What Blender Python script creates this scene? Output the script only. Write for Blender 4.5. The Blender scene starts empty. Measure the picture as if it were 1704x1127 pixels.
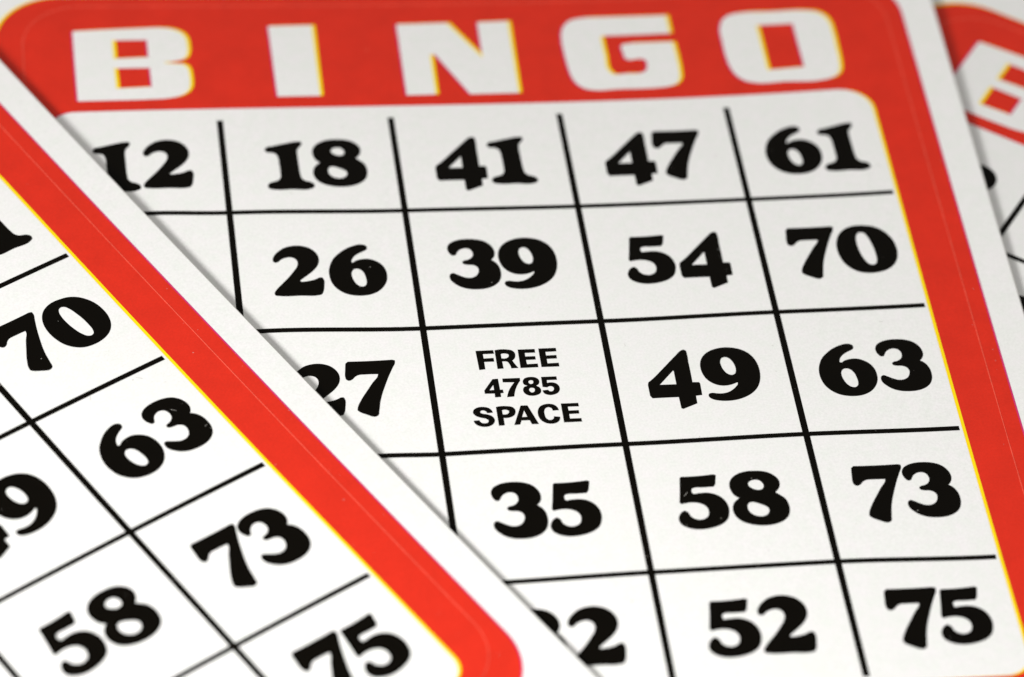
import bpy, math, random
from mathutils import Vector, Matrix
from mathutils.geometry import delaunay_2d_cdt

scene = bpy.context.scene
S = 0.023            # metres per printed grid column: every card coordinate below counts in columns

ASP = 0.94371
FPX = 6492.44
CAM_LOC = [-3.46981, -14.75245, 15.16903]
CAM_ROT = [0.9898421, 0.0389279, -0.136738, -0.1242697, 0.7041115, -0.699131, 0.0690631, 0.7090216, 0.7017967]
CURL_A = [-0.001657, -0.007122, -0.000347, 0.002637, 0.005331, 0.002139, -0.000507]
CURL_B = [-0.013965, 0.001268, 0.004349]
LEFT_ROT = [0.8596722, -0.510846, 0.0003287, 0.5107643, 0.8595229, -0.0184436, 0.0091393, 0.0160233, 0.9998298]
LEFT_LOC = [-3.80015, -1.10422, 0.0457]
RIGHT_POSE = [-0.64101, 2.10849, 2.3239, -0.08399, 0.02, 0.01]
GLYPHS = {
 '2': [[(0.0104,0.2930,0),(0.0163,0.3145,0),(0.0270,0.3335,0),(0.0500,0.3589,0),(0.0812,0.3822,0),(0.1113,0.3925,0),(0.1494,0.3965,0),(0.1865,0.3898,0),(0.2186,0.3738,0),(0.2454,0.3455,0),(0.2603,0.3148,0),(0.2643,0.2759,0),(0.2547,0.2378,0),(0.2329,0.2035,0),(0.2007,0.1699,0),(0.1692,0.1423,0),(0.1458,0.1214,1),(0.1498,0.1095,0),(0.1787,0.1084,0),(0.2125,0.1146,0),(0.2383,0.1237,0),(0.2579,0.1343,0),(0.2716,0.1341,0),(0.2776,0.1214,0),(0.2761,0.0687,0),(0.2666,0.0224,0),(0.2567,0.0055,0),(0.2440,0.0016,0),(0.1448,0.0036,0),(0.0212,0.0086,0),(0.0050,0.0125,0),(0.0000,0.0273,0),(0.0101,0.0499,0),(0.0402,0.0887,0),(0.0817,0.1387,0),(0.1194,0.1923,0),(0.1388,0.2236,0),(0.1478,0.2556,0),(0.1438,0.2825,0),(0.1287,0.3011,0),(0.1043,0.3096,0),(0.0747,0.3041,0),(0.0506,0.2907,0),(0.0326,0.2739,0),(0.0199,0.2717,0),(0.0111,0.2811,0)]],
 '6': [[(0.2247,0.3547,0),(0.2244,0.3728,0),(0.2128,0.3836,0),(0.1922,0.3882,0),(0.1535,0.3792,0),(0.1094,0.3573,0),(0.0685,0.3233,0),(0.0357,0.2862,0),(0.0123,0.2368,0),(0.0000,0.1841,0),(0.0006,0.1309,0),(0.0143,0.0772,0),(0.0416,0.0346,0),(0.0801,0.0031,0),(0.1243,-0.0123,0),(0.1696,-0.0166,0),(0.2160,-0.0093,0),(0.2598,0.0136,0),(0.2927,0.0501,0),(0.3132,0.0963,0),(0.3183,0.1376,0),(0.3127,0.1855,0),(0.2937,0.2253,0),(0.2630,0.2537,0),(0.2268,0.2693,0),(0.1890,0.2682,0),(0.1587,0.2590,0),(0.1365,0.2452,0),(0.1276,0.2486,1),(0.1328,0.2722,0),(0.1499,0.2983,0),(0.1773,0.3209,0),(0.2039,0.3358,0),(0.2196,0.3459,0)], [(0.1591,0.1982,0),(0.1771,0.1895,0),(0.1935,0.1649,0),(0.2022,0.1259,0),(0.2041,0.0903,0),(0.1959,0.0612,0),(0.1802,0.0503,0),(0.1598,0.0544,0),(0.1390,0.0761,0),(0.1256,0.1093,0),(0.1199,0.1510,0),(0.1261,0.1803,0),(0.1401,0.1956,0)]],
 '3': [[(0.0131,0.3418,0),(0.0243,0.3673,0),(0.0494,0.3877,0),(0.0858,0.4009,0),(0.1373,0.4048,0),(0.1867,0.3982,0),(0.2258,0.3818,0),(0.2539,0.3534,0),(0.2699,0.3173,0),(0.2719,0.2793,0),(0.2634,0.2538,0),(0.2441,0.2309,1),(0.2672,0.2101,0),(0.2837,0.1771,0),(0.2895,0.1334,0),(0.2844,0.0877,0),(0.2661,0.0489,0),(0.2329,0.0198,0),(0.1877,0.0030,0),(0.1369,-0.0002,0),(0.0883,0.0072,0),(0.0501,0.0253,0),(0.0218,0.0519,0),(0.0041,0.0790,0),(0.0000,0.1051,0),(0.0068,0.1248,0),(0.0185,0.1315,0),(0.0357,0.1228,0),(0.0654,0.1035,0),(0.0962,0.0898,0),(0.1257,0.0906,0),(0.1492,0.1033,0),(0.1664,0.1309,0),(0.1709,0.1594,0),(0.1609,0.1832,0),(0.1383,0.1964,0),(0.1055,0.2005,0),(0.0899,0.2068,0),(0.0855,0.2204,0),(0.0944,0.2296,0),(0.1166,0.2356,0),(0.1383,0.2497,0),(0.1509,0.2708,0),(0.1510,0.3028,0),(0.1385,0.3253,0),(0.1150,0.3345,0),(0.0886,0.3289,0),(0.0689,0.3145,0),(0.0567,0.2950,0),(0.0473,0.2794,0),(0.0344,0.2780,0),(0.0208,0.2946,0),(0.0135,0.3155,0)]],
 '9': [[(0.0115,0.0390,0),(0.0174,0.0501,0),(0.0326,0.0544,0),(0.0587,0.0494,0),(0.0873,0.0472,0),(0.1172,0.0529,0),(0.1492,0.0710,0),(0.1740,0.0953,0),(0.1886,0.1203,0),(0.1873,0.1301,1),(0.1701,0.1214,0),(0.1435,0.1114,0),(0.1138,0.1074,0),(0.0814,0.1122,0),(0.0473,0.1314,0),(0.0195,0.1645,0),(0.0038,0.2086,0),(0.0000,0.2550,0),(0.0074,0.3009,0),(0.0271,0.3404,0),(0.0617,0.3734,0),(0.1069,0.3942,0),(0.1542,0.4020,0),(0.1996,0.3976,0),(0.2470,0.3803,0),(0.2872,0.3459,0),(0.3125,0.2978,0),(0.3238,0.2421,0),(0.3225,0.1786,0),(0.3094,0.1218,0),(0.2872,0.0772,0),(0.2516,0.0392,0),(0.2099,0.0132,0),(0.1615,-0.0039,0),(0.1110,-0.0095,0),(0.0663,-0.0052,0),(0.0310,0.0066,0),(0.0149,0.0217,0)], [(0.1524,0.3275,0),(0.1696,0.3178,0),(0.1859,0.2907,0),(0.1946,0.2554,0),(0.1942,0.2207,0),(0.1846,0.1953,0),(0.1643,0.1861,0),(0.1449,0.1947,0),(0.1265,0.2218,0),(0.1162,0.2599,0),(0.1169,0.2976,0),(0.1282,0.3202,0)]],
 '4': [[(0.2208,0.3896,0),(0.2366,0.3969,0),(0.2489,0.3903,0),(0.2517,0.3686,0),(0.2503,0.2990,0),(0.2499,0.2182,0),(0.2482,0.1424,1),(0.2841,0.1409,1),(0.2893,0.1326,1),(0.2869,0.0429,1),(0.2512,0.0393,1),(0.2497,-0.0192,1),(0.1671,-0.0569,1),(0.1578,-0.0506,1),(0.1568,0.0345,1),(0.0805,0.0344,0),(0.0103,0.0333,1),(0.0000,0.0521,1),(0.0001,0.1347,1),(0.0048,0.1545,1),(0.0229,0.1707,0),(0.1176,0.2747,0),(0.1933,0.3603,0)], [(0.1544,0.2391,1),(0.1596,0.2348,1),(0.1583,0.1315,1),(0.0634,0.1323,1)]],
 '7': [[(0.0100,0.3864,1),(0.0238,0.3997,1),(0.1500,0.3968,0),(0.2674,0.3986,1),(0.2813,0.3934,1),(0.2812,0.3792,0),(0.2628,0.3357,0),(0.2380,0.2796,0),(0.2103,0.2083,0),(0.1885,0.1473,0),(0.1714,0.0862,0),(0.1597,0.0250,0),(0.1492,-0.0129,0),(0.1384,-0.0189,0),(0.0881,-0.0001,0),(0.0539,0.0217,0),(0.0444,0.0326,0),(0.0460,0.0505,0),(0.0678,0.1034,0),(0.1055,0.1683,0),(0.1454,0.2335,0),(0.1785,0.2836,0),(0.1810,0.2965,1),(0.1502,0.2980,0),(0.1114,0.2984,0),(0.0720,0.2958,0),(0.0523,0.2839,0),(0.0349,0.2642,0),(0.0181,0.2574,0),(0.0042,0.2661,0),(0.0000,0.2847,0),(0.0041,0.3368,0)]],
 '5': [[(0.0505,0.3719,1),(0.0582,0.3796,1),(0.1480,0.3799,0),(0.2342,0.3876,1),(0.2462,0.3814,1),(0.2329,0.3176,1),(0.2220,0.3003,1),(0.1632,0.2986,0),(0.1147,0.2980,0),(0.1016,0.2917,0),(0.0964,0.2719,0),(0.1016,0.2537,0),(0.1360,0.2547,0),(0.1764,0.2559,0),(0.2150,0.2452,0),(0.2474,0.2214,0),(0.2695,0.1847,0),(0.2783,0.1409,0),(0.2732,0.0980,0),(0.2562,0.0561,0),(0.2231,0.0261,0),(0.1801,0.0076,0),(0.1305,-0.0024,0),(0.0827,-0.0018,0),(0.0410,0.0117,0),(0.0092,0.0379,0),(0.0000,0.0680,0),(0.0070,0.0997,0),(0.0226,0.1228,0),(0.0401,0.1324,0),(0.0543,0.1206,0),(0.0639,0.0931,0),(0.0828,0.0731,0),(0.1092,0.0633,0),(0.1380,0.0683,0),(0.1586,0.0841,0),(0.1693,0.1130,0),(0.1681,0.1427,0),(0.1541,0.1679,0),(0.1249,0.1861,0),(0.0898,0.1927,0),(0.0574,0.1905,0),(0.0303,0.1842,1),(0.0228,0.1955,1),(0.0383,0.2866,0)]],
 '8': [[(0.1647,0.3988,0),(0.2006,0.3949,0),(0.2349,0.3818,0),(0.2631,0.3569,0),(0.2799,0.3256,0),(0.2802,0.2927,0),(0.2690,0.2634,0),(0.2448,0.2387,1),(0.2669,0.2171,0),(0.2906,0.1911,0),(0.3034,0.1495,0),(0.3025,0.1035,0),(0.2877,0.0612,0),(0.2581,0.0307,0),(0.2186,0.0118,0),(0.1729,0.0030,0),(0.1250,0.0045,0),(0.0788,0.0156,0),(0.0384,0.0371,0),(0.0116,0.0684,0),(0.0000,0.1069,0),(0.0014,0.1392,0),(0.0127,0.1709,0),(0.0327,0.1940,0),(0.0500,0.2081,1),(0.0262,0.2270,0),(0.0132,0.2578,0),(0.0087,0.2963,0),(0.0178,0.3339,0),(0.0413,0.3653,0),(0.0775,0.3878,0),(0.1200,0.3989,0)], [(0.1499,0.3366,0),(0.1735,0.3323,0),(0.1888,0.3149,0),(0.1951,0.2926,0),(0.1868,0.2686,0),(0.1690,0.2588,0),(0.1451,0.2614,0),(0.1232,0.2753,0),(0.1100,0.2926,0),(0.1100,0.3117,0),(0.1220,0.3274,0)], [(0.1102,0.1755,0),(0.1334,0.1696,0),(0.1555,0.1574,0),(0.1774,0.1440,0),(0.1925,0.1268,0),(0.1947,0.1050,0),(0.1826,0.0815,0),(0.1601,0.0678,0),(0.1318,0.0670,0),(0.1057,0.0784,0),(0.0855,0.1013,0),(0.0781,0.1288,0),(0.0826,0.1556,0),(0.0933,0.1711,0)]],
 '0': [[(0.1850,0.3908,0),(0.2325,0.3797,0),(0.2731,0.3540,0),(0.3064,0.3130,0),(0.3294,0.2614,0),(0.3385,0.2024,0),(0.3354,0.1446,0),(0.3193,0.0939,0),(0.2908,0.0529,0),(0.2505,0.0245,0),(0.1982,0.0085,0),(0.1448,0.0069,0),(0.0940,0.0194,0),(0.0545,0.0483,0),(0.0221,0.0941,0),(0.0045,0.1534,0),(0.0000,0.2178,0),(0.0087,0.2756,0),(0.0305,0.3266,0),(0.0645,0.3652,0),(0.1057,0.3866,0),(0.1484,0.3938,0)], [(0.1589,0.3400,0),(0.1761,0.3327,0),(0.1929,0.3021,0),(0.2044,0.2544,0),(0.2128,0.2012,0),(0.2150,0.1487,0),(0.2123,0.1026,0),(0.2007,0.0746,0),(0.1807,0.0664,0),(0.1598,0.0749,0),(0.1396,0.1083,0),(0.1251,0.1617,0),(0.1177,0.2204,0),(0.1184,0.2788,0),(0.1258,0.3133,0),(0.1415,0.3355,0)]],
 '1': [[(0.0056,0.3282,0),(0.0169,0.3445,0),(0.0459,0.3519,0),(0.1234,0.3732,0),(0.1927,0.3874,0),(0.2105,0.3862,0),(0.2138,0.3710,0),(0.2054,0.3545,0),(0.1873,0.3301,0),(0.1822,0.3052,0),(0.1815,0.2552,0),(0.1823,0.1887,0),(0.1844,0.1170,0),(0.1906,0.0784,0),(0.2064,0.0569,0),(0.2450,0.0390,0),(0.2578,0.0237,0),(0.2550,0.0020,0),(0.2390,-0.0072,0),(0.1315,-0.0067,0),(0.0317,-0.0056,0),(0.0068,0.0024,0),(0.0000,0.0228,0),(0.0115,0.0415,0),(0.0427,0.0539,0),(0.0625,0.0641,0),(0.0760,0.0828,0),(0.0809,0.1374,0),(0.0798,0.2036,0),(0.0762,0.2646,0),(0.0648,0.2928,0),(0.0401,0.3048,0),(0.0110,0.3113,0)]],
 'free': [[(2.2734,-2.0895,1),(2.3670,-2.0893,1),(2.3686,-2.1123,1),(2.3064,-2.1118,1),(2.3070,-2.1509,1),(2.3619,-2.1491,1),(2.3626,-2.1727,1),(2.3067,-2.1725,1),(2.3065,-2.2291,1),(2.2773,-2.2323,1)], [(2.3794,-2.0900,1),(2.4495,-2.0890,0),(2.4709,-2.0964,0),(2.4840,-2.1158,0),(2.4844,-2.1376,0),(2.4764,-2.1588,0),(2.4624,-2.1710,1),(2.4736,-2.1989,0),(2.4889,-2.2294,1),(2.4551,-2.2299,1),(2.4475,-2.1943,0),(2.4384,-2.1783,0),(2.4255,-2.1745,0),(2.4063,-2.1752,1),(2.4077,-2.2290,1),(2.3787,-2.2304,1)], [(2.4058,-2.1176,1),(2.4373,-2.1150,0),(2.4519,-2.1233,0),(2.4522,-2.1388,0),(2.4417,-2.1519,0),(2.4050,-2.1535,1)], [(2.5080,-2.0923,1),(2.5977,-2.0929,1),(2.5978,-2.1160,1),(2.5389,-2.1158,1),(2.5393,-2.1481,1),(2.5937,-2.1481,1),(2.5940,-2.1699,1),(2.5396,-2.1699,1),(2.5405,-2.2077,1),(2.6004,-2.2062,1),(2.6009,-2.2297,1),(2.5065,-2.2305,1)], [(2.6235,-2.0905,1),(2.7165,-2.0906,1),(2.7166,-2.1132,1),(2.6548,-2.1141,1),(2.6549,-2.1472,1),(2.7123,-2.1460,1),(2.7125,-2.1678,1),(2.6557,-2.1684,1),(2.6549,-2.2080,1),(2.7175,-2.2066,1),(2.7175,-2.2302,1),(2.6231,-2.2298,1)]],
 '4785': [[(2.3400,-2.3109,1),(2.3668,-2.3095,1),(2.3683,-2.3938,1),(2.3838,-2.3935,1),(2.3848,-2.4143,1),(2.3679,-2.4157,1),(2.3680,-2.4436,1),(2.3392,-2.4448,1),(2.3405,-2.4158,1),(2.2865,-2.4142,1),(2.2860,-2.3929,1)], [(2.3404,-2.3445,1),(2.3402,-2.3933,1),(2.3079,-2.3943,1)], [(2.3955,-2.3100,1),(2.4875,-2.3106,1),(2.4869,-2.3290,1),(2.4690,-2.3585,0),(2.4535,-2.3942,0),(2.4405,-2.4451,1),(2.4058,-2.4472,1),(2.4191,-2.4043,0),(2.4420,-2.3630,0),(2.4606,-2.3378,1),(2.3947,-2.3338,1)], [(2.5510,-2.3064,0),(2.5768,-2.3128,0),(2.5902,-2.3290,0),(2.5909,-2.3474,0),(2.5836,-2.3623,0),(2.5713,-2.3720,0),(2.5871,-2.3870,0),(2.5931,-2.4088,0),(2.5885,-2.4268,0),(2.5690,-2.4409,0),(2.5419,-2.4453,0),(2.5164,-2.4377,0),(2.5012,-2.4184,0),(2.4995,-2.3970,0),(2.5084,-2.3792,0),(2.5272,-2.3712,0),(2.5089,-2.3578,0),(2.5051,-2.3362,0),(2.5166,-2.3154,0)], [(2.5484,-2.3265,0),(2.5610,-2.3321,0),(2.5628,-2.3457,0),(2.5555,-2.3576,0),(2.5419,-2.3598,0),(2.5321,-2.3500,0),(2.5332,-2.3348,0)], [(2.5476,-2.3846,0),(2.5602,-2.3897,0),(2.5638,-2.4058,0),(2.5563,-2.4200,0),(2.5423,-2.4252,0),(2.5316,-2.4160,0),(2.5280,-2.3987,0),(2.5353,-2.3870,0)], [(2.6104,-2.3099,1),(2.6903,-2.3102,1),(2.6906,-2.3317,1),(2.6342,-2.3315,1),(2.6328,-2.3591,1),(2.6556,-2.3543,0),(2.6812,-2.3619,0),(2.6960,-2.3843,0),(2.6962,-2.4088,0),(2.6855,-2.4296,0),(2.6615,-2.4434,0),(2.6348,-2.4448,0),(2.6140,-2.4344,0),(2.6059,-2.4126,1),(2.6328,-2.4099,1),(2.6402,-2.4207,0),(2.6555,-2.4217,0),(2.6685,-2.4072,0),(2.6679,-2.3887,0),(2.6546,-2.3788,0),(2.6388,-2.3809,0),(2.6314,-2.3866,1),(2.6090,-2.3822,1)]],
 'space': [[(2.3077,-2.5593,1),(2.2813,-2.5599,1),(2.2742,-2.5462,0),(2.2598,-2.5381,0),(2.2439,-2.5430,0),(2.2401,-2.5560,0),(2.2499,-2.5656,0),(2.2753,-2.5733,0),(2.2999,-2.5870,0),(2.3123,-2.6118,0),(2.3072,-2.6354,0),(2.2873,-2.6549,0),(2.2560,-2.6617,0),(2.2263,-2.6537,0),(2.2086,-2.6376,0),(2.2015,-2.6162,1),(2.2287,-2.6151,1),(2.2376,-2.6324,0),(2.2564,-2.6397,0),(2.2768,-2.6333,0),(2.2830,-2.6188,0),(2.2717,-2.6031,0),(2.2424,-2.5921,0),(2.2178,-2.5784,0),(2.2050,-2.5566,0),(2.2097,-2.5359,0),(2.2290,-2.5204,0),(2.2602,-2.5164,0),(2.2898,-2.5262,0),(2.3014,-2.5390,0)], [(2.3343,-2.5213,1),(2.3959,-2.5198,0),(2.4193,-2.5268,0),(2.4315,-2.5444,0),(2.4320,-2.5656,0),(2.4228,-2.5861,0),(2.4014,-2.5997,0),(2.3617,-2.6013,1),(2.3614,-2.6570,1),(2.3342,-2.6581,1)], [(2.3599,-2.5446,1),(2.3887,-2.5429,0),(2.4008,-2.5515,0),(2.4002,-2.5665,0),(2.3887,-2.5778,0),(2.3601,-2.5789,1)], [(2.4698,-2.5197,1),(2.5036,-2.5206,1),(2.5473,-2.6590,1),(2.5145,-2.6581,1),(2.5053,-2.6275,1),(2.4571,-2.6273,1),(2.4468,-2.6566,1),(2.4191,-2.6578,1)], [(2.4826,-2.5477,1),(2.4971,-2.6059,1),(2.4619,-2.6066,1)], [(2.6699,-2.5625,1),(2.6411,-2.5637,1),(2.6347,-2.5451,0),(2.6204,-2.5370,0),(2.6020,-2.5431,0),(2.5905,-2.5636,0),(2.5887,-2.5937,0),(2.5939,-2.6211,0),(2.6094,-2.6371,0),(2.6272,-2.6353,0),(2.6401,-2.6210,0),(2.6413,-2.6120,1),(2.6705,-2.6169,1),(2.6638,-2.6406,0),(2.6440,-2.6574,0),(2.6149,-2.6615,0),(2.5856,-2.6507,0),(2.5648,-2.6253,0),(2.5569,-2.5916,0),(2.5616,-2.5557,0),(2.5748,-2.5323,0),(2.5986,-2.5187,0),(2.6254,-2.5161,0),(2.6507,-2.5249,0),(2.6657,-2.5440,0)], [(2.6921,-2.5183,1),(2.7830,-2.5189,1),(2.7840,-2.5403,1),(2.7228,-2.5396,1),(2.7226,-2.5736,1),(2.7786,-2.5734,1),(2.7788,-2.5946,1),(2.7228,-2.5948,1),(2.7227,-2.6340,1),(2.7848,-2.6342,1),(2.7857,-2.6560,1),(2.6912,-2.6556,1)]],
 'B': [[(0.1758,0.6896,1),(0.4008,0.7030,0),(0.5937,0.7131,0),(0.7048,0.7164,0),(0.7714,0.7022,0),(0.8223,0.6680,0),(0.8502,0.6155,0),(0.8571,0.5374,0),(0.8513,0.4637,0),(0.8352,0.4236,0),(0.7953,0.3987,0),(0.7039,0.3896,1),(0.7749,0.3787,0),(0.8176,0.3728,0),(0.8460,0.3322,0),(0.8536,0.2667,0),(0.8535,0.1946,0),(0.8454,0.1445,0),(0.8189,0.1023,0),(0.7743,0.0714,0),(0.7213,0.0566,0),(0.6026,0.0482,0),(0.3667,0.0455,0),(0.1796,0.0456,1),(0.1771,0.3198,0)], [(0.4165,0.5900,1),(0.6107,0.5913,1),(0.6106,0.4424,1),(0.4177,0.4319,1)], [(0.4158,0.3332,1),(0.6137,0.3327,1),(0.6156,0.1719,1),(0.4200,0.1620,1)]],
 'I': [[(1.3399,0.7242,1),(1.6136,0.7314,1),(1.6073,0.0541,1),(1.3445,0.0529,1)]],
 'N': [[(2.1137,0.7304,1),(2.4280,0.7375,1),(2.6051,0.3901,1),(2.6058,0.7367,1),(2.8028,0.7425,1),(2.7873,0.0475,1),(2.4878,0.0466,1),(2.3184,0.4255,1),(2.2976,0.4221,1),(2.2925,0.0499,1),(2.1076,0.0472,1)]],
 'G': [[(3.7722,0.7469,1),(3.7711,0.5630,1),(3.5525,0.5623,0),(3.3541,0.5624,1),(3.3470,0.5475,1),(3.3483,0.3843,0),(3.3537,0.2338,0),(3.3653,0.2123,0),(3.4509,0.2099,0),(3.5396,0.2124,0),(3.5638,0.2258,0),(3.5788,0.2698,0),(3.5777,0.3185,0),(3.5648,0.3306,0),(3.4781,0.3282,0),(3.4565,0.3482,0),(3.4533,0.3936,0),(3.4483,0.4544,0),(3.4589,0.4827,0),(3.4821,0.4889,0),(3.6165,0.4936,0),(3.7747,0.4905,1),(3.7788,0.3580,0),(3.7751,0.2087,0),(3.7660,0.1351,0),(3.7421,0.0922,0),(3.6939,0.0658,0),(3.6239,0.0568,0),(3.3793,0.0558,0),(3.2421,0.0523,0),(3.1857,0.0675,0),(3.1385,0.1140,0),(3.1117,0.1857,0),(3.1020,0.2758,0),(3.0960,0.4116,0),(3.0973,0.5483,0),(3.1076,0.6244,0),(3.1331,0.6848,0),(3.1795,0.7328,0),(3.2416,0.7507,0),(3.3814,0.7532,0),(3.5805,0.7503,0)]],
 'O': [[(4.0710,0.5847,0),(4.0858,0.6430,0),(4.1122,0.6925,0),(4.1598,0.7281,0),(4.2243,0.7395,0),(4.4057,0.7311,0),(4.6126,0.7194,0),(4.6773,0.7011,0),(4.7262,0.6539,0),(4.7500,0.5841,0),(4.7550,0.4974,0),(4.7526,0.3423,0),(4.7462,0.1814,0),(4.7391,0.1286,0),(4.7144,0.0780,0),(4.6672,0.0451,0),(4.6084,0.0322,0),(4.3893,0.0407,0),(4.2155,0.0439,0),(4.1530,0.0682,0),(4.1056,0.1221,0),(4.0777,0.2077,0),(4.0673,0.3096,0),(4.0672,0.4664,0)], [(4.3070,0.5960,1),(4.5193,0.5894,1),(4.5207,0.1789,1),(4.3067,0.1711,1)]],
}
# ------------------------------------------------------------------ camera
cam_data = bpy.data.cameras.new('camera')
cam = bpy.data.objects.new('camera', cam_data)
scene.collection.objects.link(cam)
cr = Matrix([CAM_ROT[0:3], CAM_ROT[3:6], CAM_ROT[6:9]])
cam.matrix_world = Matrix.Translation(Vector(CAM_LOC) * S) @ cr.to_4x4()
cam_data.sensor_width = 36
cam_data.lens = FPX / 1704 * 36
cam_data.clip_start = 0.02
cam_data.clip_end = 50
cam_data.dof.use_dof = True
FOCUS = (0.35, -0.12, 0.0)        # point on the middle card that is sharpest
cam_data.dof.focus_distance = ((Vector(CAM_LOC) - Vector(FOCUS)) * S).dot(cr.col[2])
cam_data.dof.aperture_fstop = 12.5
cam_data.dof.aperture_blades = 9
scene.camera = cam

# ------------------------------------------------------------------ light
world = bpy.data.worlds.new('World'); scene.world = world; world.use_nodes = True
wb = world.node_tree.nodes['Background']
wb.inputs['Color'].default_value = (1.0, 0.99, 0.955, 1)
wb.inputs['Strength'].default_value = 0.48

def area(name, loc, target, size, energy, color):
    l = bpy.data.lights.new(name, 'AREA'); l.shape = 'DISK'; l.size = size * S
    l.energy = energy; l.color = color
    o = bpy.data.objects.new(name, l); scene.collection.objects.link(o)
    o.location = Vector(loc) * S
    o.rotation_euler = (Vector(target) * S - o.location).to_track_quat('-Z', 'Y').to_euler()
    return o
area('key_lamp', (-6.8, -10.4, 8.1), (-1, -1, 0), 3.0, 1.42, (1.0, 0.992, 0.975))

scene.view_settings.view_transform = 'Standard'
scene.view_settings.look = 'None'
scene.view_settings.gamma = 1
scene.view_settings.use_curve_mapping = False
scene.view_settings.exposure = 0.0
scene.cycles.max_bounces = 6

# ------------------------------------------------------------------ materials
def mat(name, col, rough=0.5, spec=0.4, mottle=0.03, hue=0.02, speck=None, speck_amt=0.0, grain=0.03, bump=0.15, scale=5.0):
    m = bpy.data.materials.new(name); m.use_nodes = True
    nt = m.node_tree; N = nt.nodes; L = nt.links
    b = N['Principled BSDF']
    b.inputs['Roughness'].default_value = rough
    b.inputs['Specular IOR Level'].default_value = spec
    tc = N.new('ShaderNodeTexCoord')
    def noise(scale, detail, off):
        mp = N.new('ShaderNodeMapping'); mp.inputs['Location'].default_value = (off, off * 1.7, 0)
        L.new(tc.outputs['Object'], mp.inputs['Vector'])
        n = N.new('ShaderNodeTexNoise'); n.inputs['Scale'].default_value = scale / S
        n.inputs['Detail'].default_value = detail; n.inputs['Roughness'].default_value = 0.6
        L.new(mp.outputs['Vector'], n.inputs['Vector']); return n
    def mrange(src, a, c):
        r = N.new('ShaderNodeMapRange'); r.inputs['From Min'].default_value = 0.3; r.inputs['From Max'].default_value = 0.7
        r.inputs['To Min'].default_value = a; r.inputs['To Max'].default_value = c
        L.new(src, r.inputs['Value']); return r.outputs['Result']
    # slow mottle of the ink or the coating, tinted very slightly either way
    big = noise(scale, 3, 0.013)
    mixc = N.new('ShaderNodeMix'); mixc.data_type = 'RGBA'
    mixc.inputs[6].default_value = (col[0] * (1 - mottle), col[1] * (1 - mottle + hue), col[2] * (1 - mottle), 1)
    mixc.inputs[7].default_value = (min(1, col[0] * (1 + mottle)), col[1] * (1 + mottle - hue), col[2] * (1 + mottle), 1)
    L.new(mrange(big.outputs['Fac'], 0, 1), mixc.inputs[0])
    # fine paper grain
    fine = noise(75.0, 2, 0.031)
    gr = N.new('ShaderNodeMix'); gr.data_type = 'RGBA'; gr.blend_type = 'MULTIPLY'; gr.inputs[0].default_value = 1
    cmb = N.new('ShaderNodeCombineColor')
    g_ = mrange(fine.outputs['Fac'], 1 - grain, 1 + grain)
    for k in range(3): L.new(g_, cmb.inputs[k])
    L.new(mixc.outputs[2], gr.inputs[6]); L.new(cmb.outputs[0], gr.inputs[7])
    out = gr.outputs[2]
    if speck:
        v = N.new('ShaderNodeTexVoronoi'); v.inputs['Scale'].default_value = 9.0 / S
        mp = N.new('ShaderNodeMapping'); mp.inputs['Location'].default_value = (speck_amt * .1, .02, 0)
        L.new(tc.outputs['Object'], mp.inputs['Vector']); L.new(mp.outputs['Vector'], v.inputs['Vector'])
        # each cell may hold one dot; its size comes from the cell's random colour, most cells stay empty
        sep = N.new('ShaderNodeSeparateColor'); L.new(v.outputs['Color'], sep.inputs[0])
        rad = N.new('ShaderNodeMapRange'); rad.inputs['From Min'].default_value = 1 - speck_amt
        rad.inputs['From Max'].default_value = 1.0; rad.inputs['To Min'].default_value = 0.0; rad.inputs['To Max'].default_value = 0.07
        L.new(sep.outputs[0], rad.inputs['Value'])
        lt = N.new('ShaderNodeMath'); lt.operation = 'LESS_THAN'
        L.new(v.outputs['Distance'], lt.inputs[0]); L.new(rad.outputs['Result'], lt.inputs[1])
        ml = N.new('ShaderNodeMath'); ml.operation = 'MULTIPLY'; L.new(lt.outputs[0], ml.inputs[0]); L.new(sep.outputs[1], ml.inputs[1])
        sm = N.new('ShaderNodeMix'); sm.data_type = 'RGBA'; sm.inputs[7].default_value = (*speck, 1)
        L.new(ml.outputs[0], sm.inputs[0]); L.new(out, sm.inputs[6]); out = sm.outputs[2]
    L.new(out, b.inputs['Base Color'])
    bp = N.new('ShaderNodeBump'); bp.inputs['Strength'].default_value = bump; bp.inputs['Distance'].default_value = 0.00002
    fb = noise(40.0, 4, 0.07); L.new(fb.outputs['Fac'], bp.inputs['Height']); L.new(bp.outputs['Normal'], b.inputs['Normal'])
    return m

M_PAPER = mat('white_coated_card', (0.80, 0.795, 0.78), 0.55, 0.25, 0.026, 0.022, (0.12, 0.11, 0.10), 0.03, 0.045, scale=13.0)
M_EDGE = mat('card_core', (0.72, 0.70, 0.66), 0.9, 0.1, 0.03, 0.0, None, 0, 0.06)
M_RED = mat('red_ink', (0.65, 0.025, 0.010), 0.45, 0.14, 0.05, 0.002, (0.85, 0.28, 0.18), 0.12, 0.055)
M_BLACK = mat('black_ink', (0.0022, 0.0015, 0.0006), 0.45, 0.05, 0.10, 0.0, (0.30, 0.28, 0.24), 0.18, 0.12)
M_YELLOW = mat('yellow_ink', (0.92, 0.68, 0.004), 0.45, 0.15, 0.03, 0.0)
M_MAGENTA = mat('magenta_ink', (0.58, 0.030, 0.16), 0.45, 0.15, 0.03, 0.0)
M_CREASE = mat('cracked_red_ink', (0.70, 0.085, 0.052), 0.6, 0.2, 0.10, 0.0, None, 0, 0.15)
M_TABLE = mat('pale_laminate', (0.76, 0.755, 0.74), 0.5, 0.4, 0.03, 0.0)

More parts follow.
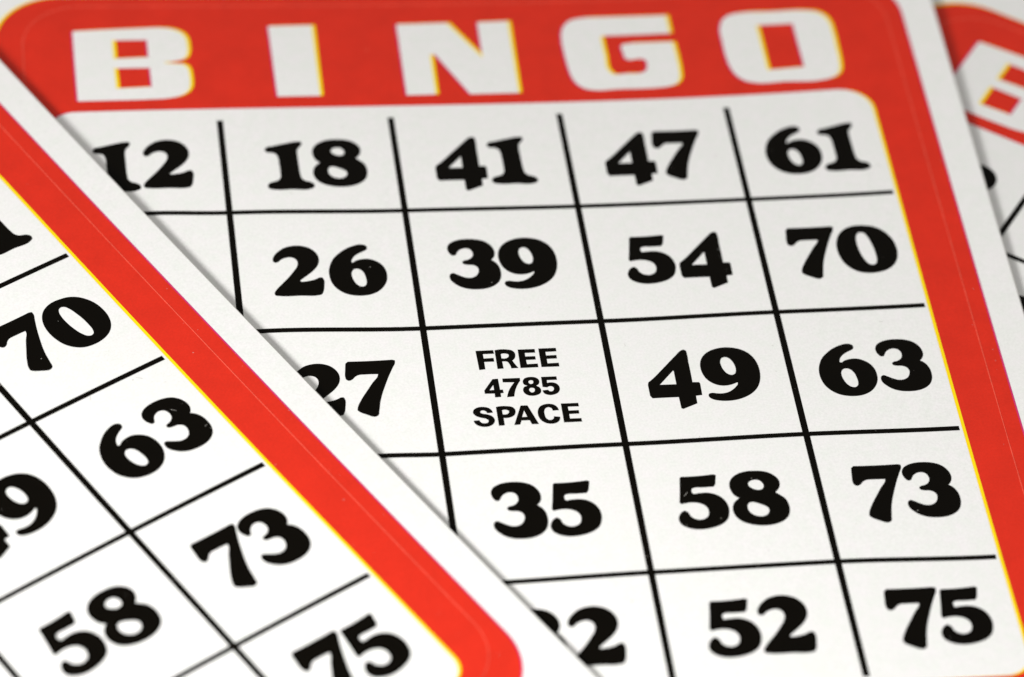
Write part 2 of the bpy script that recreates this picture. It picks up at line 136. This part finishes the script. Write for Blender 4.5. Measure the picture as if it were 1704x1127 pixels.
# ------------------------------------------------------------------ geometry helpers
def new_obj(name, verts, faces, m, parent, label=None):
    me = bpy.data.meshes.new(name); me.from_pydata([tuple(c * S for c in v) for v in verts], [], faces)
    me.materials.append(m); me.update()
    o = bpy.data.objects.new(name, me); scene.collection.objects.link(o); o.parent = parent
    if label: o['label'] = label
    return o

def smooth_contour(c, step=5):
    """closed outline with corner flags -> dense polyline (Catmull-Rom between smooth points)"""
    n = len(c); out = []
    for i in range(n):
        p0, p1, p2, p3 = c[i - 1], c[i], c[(i + 1) % n], c[(i + 2) % n]
        a, b = Vector(p1[:2]), Vector(p2[:2]); d = (b - a).length
        if p1[2] and p2[2]: out.append(a); continue
        def tan(q0, q1, q2, corner):
            if corner: return None
            v0, v1 = Vector(q1[:2]) - Vector(q0[:2]), Vector(q2[:2]) - Vector(q1[:2])
            l0, l1 = max(v0.length, 1e-6), max(v1.length, 1e-6)
            t = (v0 / l0 * l1 + v1 / l1 * l0) / (l0 + l1)
            return t
        t1 = tan(p0, p1, p2, p1[2]); t2 = tan(p1, p2, p3, p2[2])
        if t1 is None: t1 = ((b - a) / d * 2 - t2) if t2 is not None else (b - a) / d
        if t2 is None: t2 = ((b - a) / d * 2 - t1)
        m1, m2 = t1 * d, t2 * d
        for k in range(step):
            t = k / step; h = t * t * t; q = t * t
            out.append(a * (2*h - 3*q + 1) + m1 * (h - 2*q + t) + b * (3*q - 2*h) + m2 * (h - q))
    return out

def rounded_rect(x0, y0, x1, y1, rs, seg=14):
    """rs = radii at (x1,y1) (x0,y1) (x0,y0) (x1,y0); counter-clockwise"""
    out = []
    for (cx, cy, sx, sy, a0), r in zip(((x1, y1, -1, -1, 0), (x0, y1, 1, -1, 90), (x0, y0, 1, 1, 180), (x1, y0, -1, 1, 270)), rs):
        for k in range(seg + 1):
            a = math.radians(a0 + 90 * k / seg)
            out.append(Vector((cx + sx * r + r * math.cos(a), cy + sy * r + r * math.sin(a))))
    return out

def resample(c, mx=0.12):
    out = []
    for i, p in enumerate(c):
        q = c[(i + 1) % len(c)]; n = max(1, int(math.ceil((q - p).length / mx)))
        out += [p.lerp(q, k / n) for k in range(n)]
    return out

def inside(pt, contours):
    x, y = pt; r = False
    for c in contours:
        for i in range(len(c)):
            ax, ay = c[i - 1]; bx, by = c[i]
            if (ay > y) != (by > y) and x < (bx - ax) * (y - ay) / (by - ay) + ax: r = not r
    return r

def fill(contours, grid=0.14):
    """triangulate a region with holes, with interior points so that it can follow the bowed card"""
    contours = [resample(c) for c in contours]
    vs, es = [], []
    for c in contours:
        b = len(vs); vs += [Vector(p) for p in c]; es += [(b + i, b + (i + 1) % len(c)) for i in range(len(c))]
    xs = [p[0] for p in vs]; ys = [p[1] for p in vs]
    x = math.ceil(min(xs) / grid) * grid
    while x < max(xs):
        y = math.ceil(min(ys) / grid) * grid
        while y < max(ys):
            if inside((x, y), contours): vs.append(Vector((x, y)))
            y += grid
        x += grid
    ov, oe, of, *_ = delaunay_2d_cdt(vs, es, [], 0, 1e-6)
    fs = []
    for f in of:
        c = sum((ov[i] for i in f), Vector((0, 0))) / len(f)
        if inside(c, contours):
            a = sum(ov[f[i - 1]].cross(ov[f[i]]) for i in range(len(f)))
            fs.append(tuple(f) if a > 0 else tuple(reversed(f)))
    return ov, fs

def grow(contours, d):
    """move every outline outwards (d > 0) or inwards, holes the other way round"""
    res = []
    for c in contours:
        n = len(c); ar = sum(c[i - 1].cross(c[i]) for i in range(n)); o = []
        mid = c[0].lerp(c[1], 0.5); e = (c[1] - c[0]); e = Vector((-e.y, e.x)).normalized() * 1e-4
        solid_left = inside(mid + e, contours)
        for i in range(n):
            a, b, q = c[i - 1], c[i], c[(i + 1) % n]
            u, v = (b - a), (q - b)
            if u.length < 1e-9 or v.length < 1e-9: o.append(b.copy()); continue
            u.normalize(); v.normalize()
            nu, nv = Vector((u.y, -u.x)), Vector((v.y, -v.x))
            m = nu + nv
            if m.length < 0.5: o.append(b.copy()); continue
            m = m / m.length_squared * 2
            o.append(b + m * d * (1 if solid_left else -1))
        res.append(o)
    return res

# ------------------------------------------------------------------ one printed card
SHIFT = Vector((0.022, 0.005)); SHIFT_FRAME = Vector((0.018, -0.004))     # how far the magenta plate is off from the yellow one
THICK = 0.034
ROWBASE = (0.772, 0.697, 0.690, 0.690, 0.640)
# left edge of the first digit, right edge of the second, within a card's own grid
SPANS = {(0, 1): (1.240, 1.814), (0, 2): (2.219, 2.795), (0, 3): (3.215, 3.797), (0, 4): (4.173, 4.759), (0, 0): (0.250, 0.814),
         (1, 1): (1.206, 1.842), (1, 2): (2.197, 2.816), (1, 3): (3.209, 3.804), (1, 4): (4.162, 4.780),
         (2, 1): (1.240, 1.818), (2, 3): (3.190, 3.827), (2, 4): (4.158, 4.783), (3, 2): (2.218, 2.796), (3, 3): (3.206, 3.812),
         (3, 4): (4.190, 4.748), (4, 2): (2.198, 2.789), (4, 3): (3.224, 3.786), (4, 4): (4.197, 4.731)}
def trim_letter(ch, c):
    ys = [q[1] for cc in GLYPHS[ch] for q in cc]; lo, hi = min(ys), max(ys)
    b = 0.014 if ch == 'O' else 0.0; t = 0.026 if ch == 'O' else 0.019
    return [(x + 0.003, lo + b + (y - lo) * (hi - t - lo - b) / (hi - lo), k) for x, y, k in c]
GLYPHS.update({ch: [trim_letter(ch, c) for c in GLYPHS[ch]] for ch in 'BINGO'})
OUTLINES = {k: [smooth_contour(c) for c in v] for k, v in GLYPHS.items()}

WAVE = {1: ((0.0, -0.055), (0.54, -0.050), (1, -0.0276), (2, 0.0), (3, 0.0056), (4, -0.0005), (4.85, 0.0045)),
        2: ((0.0, -0.05), (1.1, -0.030), (2, 0.0095), (3, 0.0057), (4, -0.0136), (4.85, -0.0093)),
        3: ((0.0, 0.0), (1.68, 0.004), (2, 0.0180), (3, 0.0105), (4, -0.0056), (4.85, 0.007)),
        4: ((0.0, 0.0), (2.23, 0.004), (3, -0.0037), (4, -0.011), (4.85, 0.0137))}
def wave(y, x):
    t = WAVE[y]
    for (a, u), (b, v) in zip(t, t[1:]):
        if x <= b:
            k = max(0, (x - a) / (b - a)); k = k * k * (3 - 2 * k); return u + (v - u) * k
    return t[-1][1]
LOWEST = []

def card(label, group, matrix, zf, numbers, serial, extras=(), wavy=False, nudge={}):
    root = bpy.data.objects.new('bingo_card', None); scene.collection.objects.link(root)
    root.empty_display_size = 0.01
    root.matrix_world = matrix
    root['label'] = label; root['category'] = 'bingo card'; root['group'] = group
    # sheet coordinates (x, Y = -row*ASP) -> card coordinates centred on the card
    def P(p, h): 
        X, Y = p[0] - 3, p[1] + 2.5 * ASP
        return (X, Y, zf(X, Y) + h)
    def printed(name, contours, m, h, parent, label=None, grid=0.14):
        v, f = fill(contours, grid)
        return new_obj(name, [P(p, h) for p in v], f, m, parent, label)
    def fringe(contours, ink_left_of, h, parent, SHIFT=SHIFT):
        """thin slivers where one ink plate shows beside the other; ink_left_of: red lies left of the outline's direction"""
        for nm, m, want in (('yellow_fringe', M_YELLOW, True), ('magenta_fringe', M_MAGENTA, False)):
            vs, fs = [], []
            for c in contours:
                c = resample(c, 0.2)
                ar = sum(c[i - 1].cross(c[i]) for i in range(len(c)))
                # which side is red: test a point just left of the first edge
                for i in range(len(c)):
                    a, b = c[i - 1], c[i]; e = b - a
                    if e.length < 1e-7: continue
                    nrm = Vector((-e.y, e.x)).normalized()
                    mid = (a + b) / 2
                    red = nrm if ink_left_of(mid + nrm * 1e-3) else -nrm
                    dot = red.dot(SHIFT)
                    if (dot > 0) != want: continue
                    t = SHIFT if want else -SHIFT * 0.5
                    k = len(vs); q = [a, b, b + t, a + t]
                    if (b - a).cross(t) < 0: q = [b, a, a + t, b + t]
                    # tiny outward overlap keeps neighbours closed
                    vs += [P(p, h) for p in q]; fs.append((k, k + 1, k + 2, k + 3))
            new_obj(nm, vs, fs, m, parent)
    # --- the sheet itself: top, bottom, softened rim
    X0, X1, Y1, Y0 = -0.50, 5.403, 1.30 * ASP, -5.40 * ASP
    rim = resample(rounded_rect(X0, Y0, X1, Y1, (0.10,) * 4, 8), 0.14)
    e = 0.006
    top = resample(rounded_rect(X0 + e, Y0 + e, X1 - e, Y1 - e, (0.094,) * 4, 8), 0.14)
    v, f = fill([top], 0.12)
    printed_v = [P(p, 0) for p in v]
    sheet = new_obj('card_sheet', printed_v, f, M_PAPER, root)
    me = sheet.data
    # rim + underside as a second shell in the same object
    n = len(rim); ring_v, ring_f = [], []
    tp = rounded_rect(X0 + e, Y0 + e, X1 - e, Y1 - e, (0.094,) * 4, 8); rm = rounded_rect(X0, Y0, X1, Y1, (0.10,) * 4, 8)
    tl, rl = [], []
    for i in range(len(tp)):
        a, b = tp[i], tp[(i + 1) % len(tp)]; c, d = rm[i], rm[(i + 1) % len(rm)]
        k = max(1, int((b - a).length / 0.12))
        for j in range(k): tl.append(a.lerp(b, j / k)); rl.append(c.lerp(d, j / k))
    n = len(tl)
    vs = [P(p, 0) for p in tl] + [P(p, -0.004) for p in rl] + [P(p, -THICK) for p in rl]
    fs = []
    for r in range(2):
        for i in range(n):
            j = (i + 1) % n; fs.append((r * n + j, r * n + i, (r + 1) * n + i, (r + 1) * n + j))
    v2, f2 = fill([rl], 0.14)
    b = len(vs); vs += [P(p, -THICK) for p in v2]; fs += [tuple(b + q for q in reversed(ff)) for ff in f2]
    new_obj('card_edge', vs, fs, M_EDGE, root)
    LOWEST.append(min((matrix @ (Vector(q) * S)).z for q in vs))
    # --- red border with its white window
    outer = rounded_rect(-0.285, -5.18 * ASP, 5.204, 1.040 * ASP, (0.40, 0.40, 0.40, 0.40), 20)
    inner = rounded_rect(0.00, -4.885 * ASP, 4.868, -0.042 * ASP, (0.19, 0.17, 0.15, 0.14), 12)
    border = printed('red_border', [outer, inner], M_RED, 0.0010, root)
    fringe([outer, inner], lambda q: inside(q, [outer, inner]), 0.0016, border, SHIFT_FRAME)
    # --- crease pressed into the border
    cr_ = resample(rounded_rect(-0.114, -4.98 * ASP, 5.103, 0.945 * ASP, (0.35,) * 4, 16), 0.05)
    rnd = random.Random(len(label)); vs, fs = [], []
    for i, p in enumerate(cr_):
        t = (cr_[(i + 1) % len(cr_)] - cr_[i - 1]).normalized(); nn = Vector((t.y, -t.x))
        w = 0.0020 + 0.0014 * rnd.random()
        vs += [P(p - nn * w, 0.0014), P(p + nn * 0.001, 0.0034), P(p + nn * w, 0.0014)]
    n = len(cr_)
    for i in range(n):
        j = (i + 1) % n
        for k in (0, 1): fs.append((3 * i + k, 3 * i + k + 1, 3 * j + k + 1, 3 * j + k))
    new_obj('crease_line', vs, fs, M_CREASE, root)
    # --- header letters, paper white, with the plates' misfit around them
    for ch in 'BINGO':
        cs = grow(OUTLINES[ch], -0.006)
        lt = printed('header_letter', cs, M_PAPER, 0.0022, root, 'white letter ' + ch)
        fringe(cs, lambda q: not inside(q, cs), 0.0016, lt)
    # --- grid
    w, hh = 0.0185, 0.0165
    for x in (1, 2, 3, 4):
        printed('grid_line', [[Vector((x - w, -0.150 * ASP)), Vector((x - w, -4.84 * ASP)), Vector((x + w, -4.84 * ASP)), Vector((x + w, -0.150 * ASP))]], M_BLACK, 0.0010, root)
    for y in (1, 2, 3, 4):
        Y = -y * ASP
        printed('grid_line', [[Vector((0.03 + 4.822 * k / 60, Y - hh - (wave(y, 0.03 + 4.822 * k / 60) * ASP if wavy else 0))) for k in range(61)] + [Vector((0.03 + 4.822 * k / 60, Y + hh - (wave(y, 0.03 + 4.822 * k / 60) * ASP if wavy else 0))) for k in range(60, -1, -1)]], M_BLACK, 0.0013, root)
    # --- numbers
    for (r, c), num in numbers.items():
        base = -(r + ROWBASE[r] - nudge.get((r, c), 0)) * ASP; txt = str(num)
        wd = [max(q.x for q in OUTLINES[t][0]) for t in txt]
        if len(txt) == 2:
            L, Rr = SPANS.get((r, c)) or ((0.54, 1.525, 2.507, 3.507, 4.47)[c] - 0.30, (0.54, 1.525, 2.507, 3.507, 4.47)[c] + 0.30)
            if (r, c) in extras: L, Rr = extras[(r, c)]
            xs = (L, Rr - wd[1])
        else: xs = ((0.54, 1.525, 2.507, 3.507, 4.47)[c] - wd[0] / 2,)
        cs = []
        for t, x in zip(txt, xs):
            cs += [[Vector((q.x + x, q.y + base)) for q in cc] for cc in grow(OUTLINES[t], (0.005, 0.003, 0.001, 0.002, 0.004)[r])]
        printed('printed_number', cs, M_BLACK, 0.0010, root, 'number ' + txt)
    for k, nm in (('free', 'word FREE'), ('4785', 'serial 4785'), ('space', 'word SPACE')):
        if k == '4785' and not serial: continue
        printed('free_space_text', grow(OUTLINES[k], 0.0025), M_BLACK, 0.0010, root, nm)
    return root

def soft_floor(z, lo, k=0.006):
    t = (z - lo) / k
    return z if t > 30 else (lo + k * math.log1p(math.exp(t)))

def bow_middle(X, Y):
    a = CURL_A
    z = a[0]*X*X + a[1]*X*Y + a[2]*Y*Y + a[3]*X**3 + a[4]*X*X*Y + a[5]*X*Y*Y + a[6]*Y**3
    return soft_floor(z, -0.022)
def bow_left(X, Y):
    a = CURL_B; U = X - 1.5
    return soft_floor(a[0]*U*U + a[1]*U*Y + a[2]*Y*Y, -0.075)

GROUP = 'bingo cards overlapping on the table'
N1 = {(0,0): 12, (0,1): 18, (0,2): 41, (0,3): 47, (0,4): 61, (1,0): 9, (1,1): 26, (1,2): 39, (1,3): 54, (1,4): 70,
      (2,0): 4, (2,1): 27, (2,3): 49, (2,4): 63, (3,0): 7, (3,1): 16, (3,2): 35, (3,3): 58, (3,4): 73,
      (4,0): 15, (4,1): 22, (4,2): 32, (4,3): 52, (4,4): 75}
N2 = {(0,0): 12, (0,1): 19, (0,2): 38, (0,3): 50, (0,4): 64, (1,0): 3, (1,1): 23, (1,2): 45, (1,3): 46, (1,4): 72,
      (2,0): 14, (2,1): 30, (2,3): 57, (2,4): 69, (3,0): 8, (3,1): 17, (3,2): 31, (3,3): 60, (3,4): 66,
      (4,0): 6, (4,1): 25, (4,2): 43, (4,3): 51, (4,4): 74}

card('middle bingo card, showing the whole red BINGO header and the FREE 4785 SPACE square', GROUP, Matrix.Identity(4), bow_middle, N1, True, wavy=True, nudge={(0, 0): 0.034, (2, 1): 0.014})
ml = Matrix([LEFT_ROT[0:3], LEFT_ROT[3:6], LEFT_ROT[6:9]]).to_4x4(); ml.translation = Vector(LEFT_LOC) * S
card('tilted bingo card lying on top at the left, its header out of view', GROUP, ml, bow_left, N1, True)
th, tx, ty, tz, ax, ay = RIGHT_POSE
rz = Matrix.Rotation(th, 4, 'Z')
off = rz @ Vector((3, -2.5 * ASP, 0))
mr = Vector((0, 0, 1)).rotation_difference(Vector((-ax, -ay, 1))).to_matrix().to_4x4() @ rz
cx, cy = tx + off.x, ty + off.y
mr.translation = Vector((cx, cy, tz + ax * cx + ay * cy)) * S
card('bingo card tucked underneath at the top right, only its letter B and little else visible', GROUP, mr, lambda X, Y: 0.0, N2, False,
     extras={(0, 0): (0.235, 0.812)})

# ------------------------------------------------------------------ the surface under the cards
zt = min(LOWEST) / S - 0.004
table = new_obj('tabletop', [(-40, -30, zt), (40, -30, zt), (40, 60, zt), (-40, 60, zt), (-40, -30, zt - 1.2), (40, -30, zt - 1.2), (40, 60, zt - 1.2), (-40, 60, zt - 1.2)],
                [(0, 1, 2, 3), (7, 6, 5, 4), (0, 4, 5, 1), (1, 5, 6, 2), (2, 6, 7, 3), (3, 7, 4, 0)], M_TABLE, None)
table['kind'] = 'structure'


# ------------------------------------------------------------------ lint and paper dust lying on the two upper cards
M_DUST = mat('paper_dust', (0.50, 0.48, 0.44), 0.9, 0.1, 0.1, 0.0)
rnd = random.Random(11); dv, df = [], []
def lay(m, zf, X, Y, ring):
    k = len(dv)
    for dx, dy in ring:
        p = m @ (Vector((X + dx, Y + dy, zf(X + dx, Y + dy) + 0.0034)) * S); dv.append(p / S)
    return k
for _ in range(420):
    m, zf = (Matrix.Identity(4), bow_middle) if rnd.random() < 0.5 else (ml, bow_left)
    X, Y = rnd.uniform(-2.4, 2.3), rnd.uniform(-2.4, 2.2)
    if m is ml and X < -0.6: X += 2.8
    elif m is not ml and X < -2.3 + (2.2 - Y) * 0.66: continue      # that part of the middle card is covered
    a = rnd.uniform(0, math.tau)
    if rnd.random() < 0.06:      # a fibre
        L, w, bend = rnd.uniform(0.015, 0.045), 0.0008, rnd.uniform(-0.35, 0.35)
        pts = []
        for i in range(6):
            t = i / 5 - 0.5; pts.append((L * t, bend * L * (t * t)))
        ring = [(x, y + w) for x, y in pts] + [(x, y - w) for x, y in pts]
        ring = [(x * math.cos(a) - y * math.sin(a), x * math.sin(a) + y * math.cos(a)) for x, y in ring]
        k = lay(m, zf, X, Y, ring)
        df += [(k + i + 6, k + i + 7, k + i + 1, k + i) for i in range(5)]
    else:
        rr = 0.0010 + 0.0022 * rnd.random() ** 3
        ring = [(rr * rnd.uniform(0.6, 1.2) * math.cos(a + q * math.tau / 6), rr * rnd.uniform(0.6, 1.2) * math.sin(a + q * math.tau / 6)) for q in range(6)]
        k = lay(m, zf, X, Y, ring); df.append(tuple(range(k, k + 6)))
dust = new_obj('paper_dust', dv, df, M_DUST, None)
dust['kind'] = 'stuff'; dust['label'] = 'fine pale lint and paper dust scattered over the black print of the cards'; dust['category'] = 'dust'
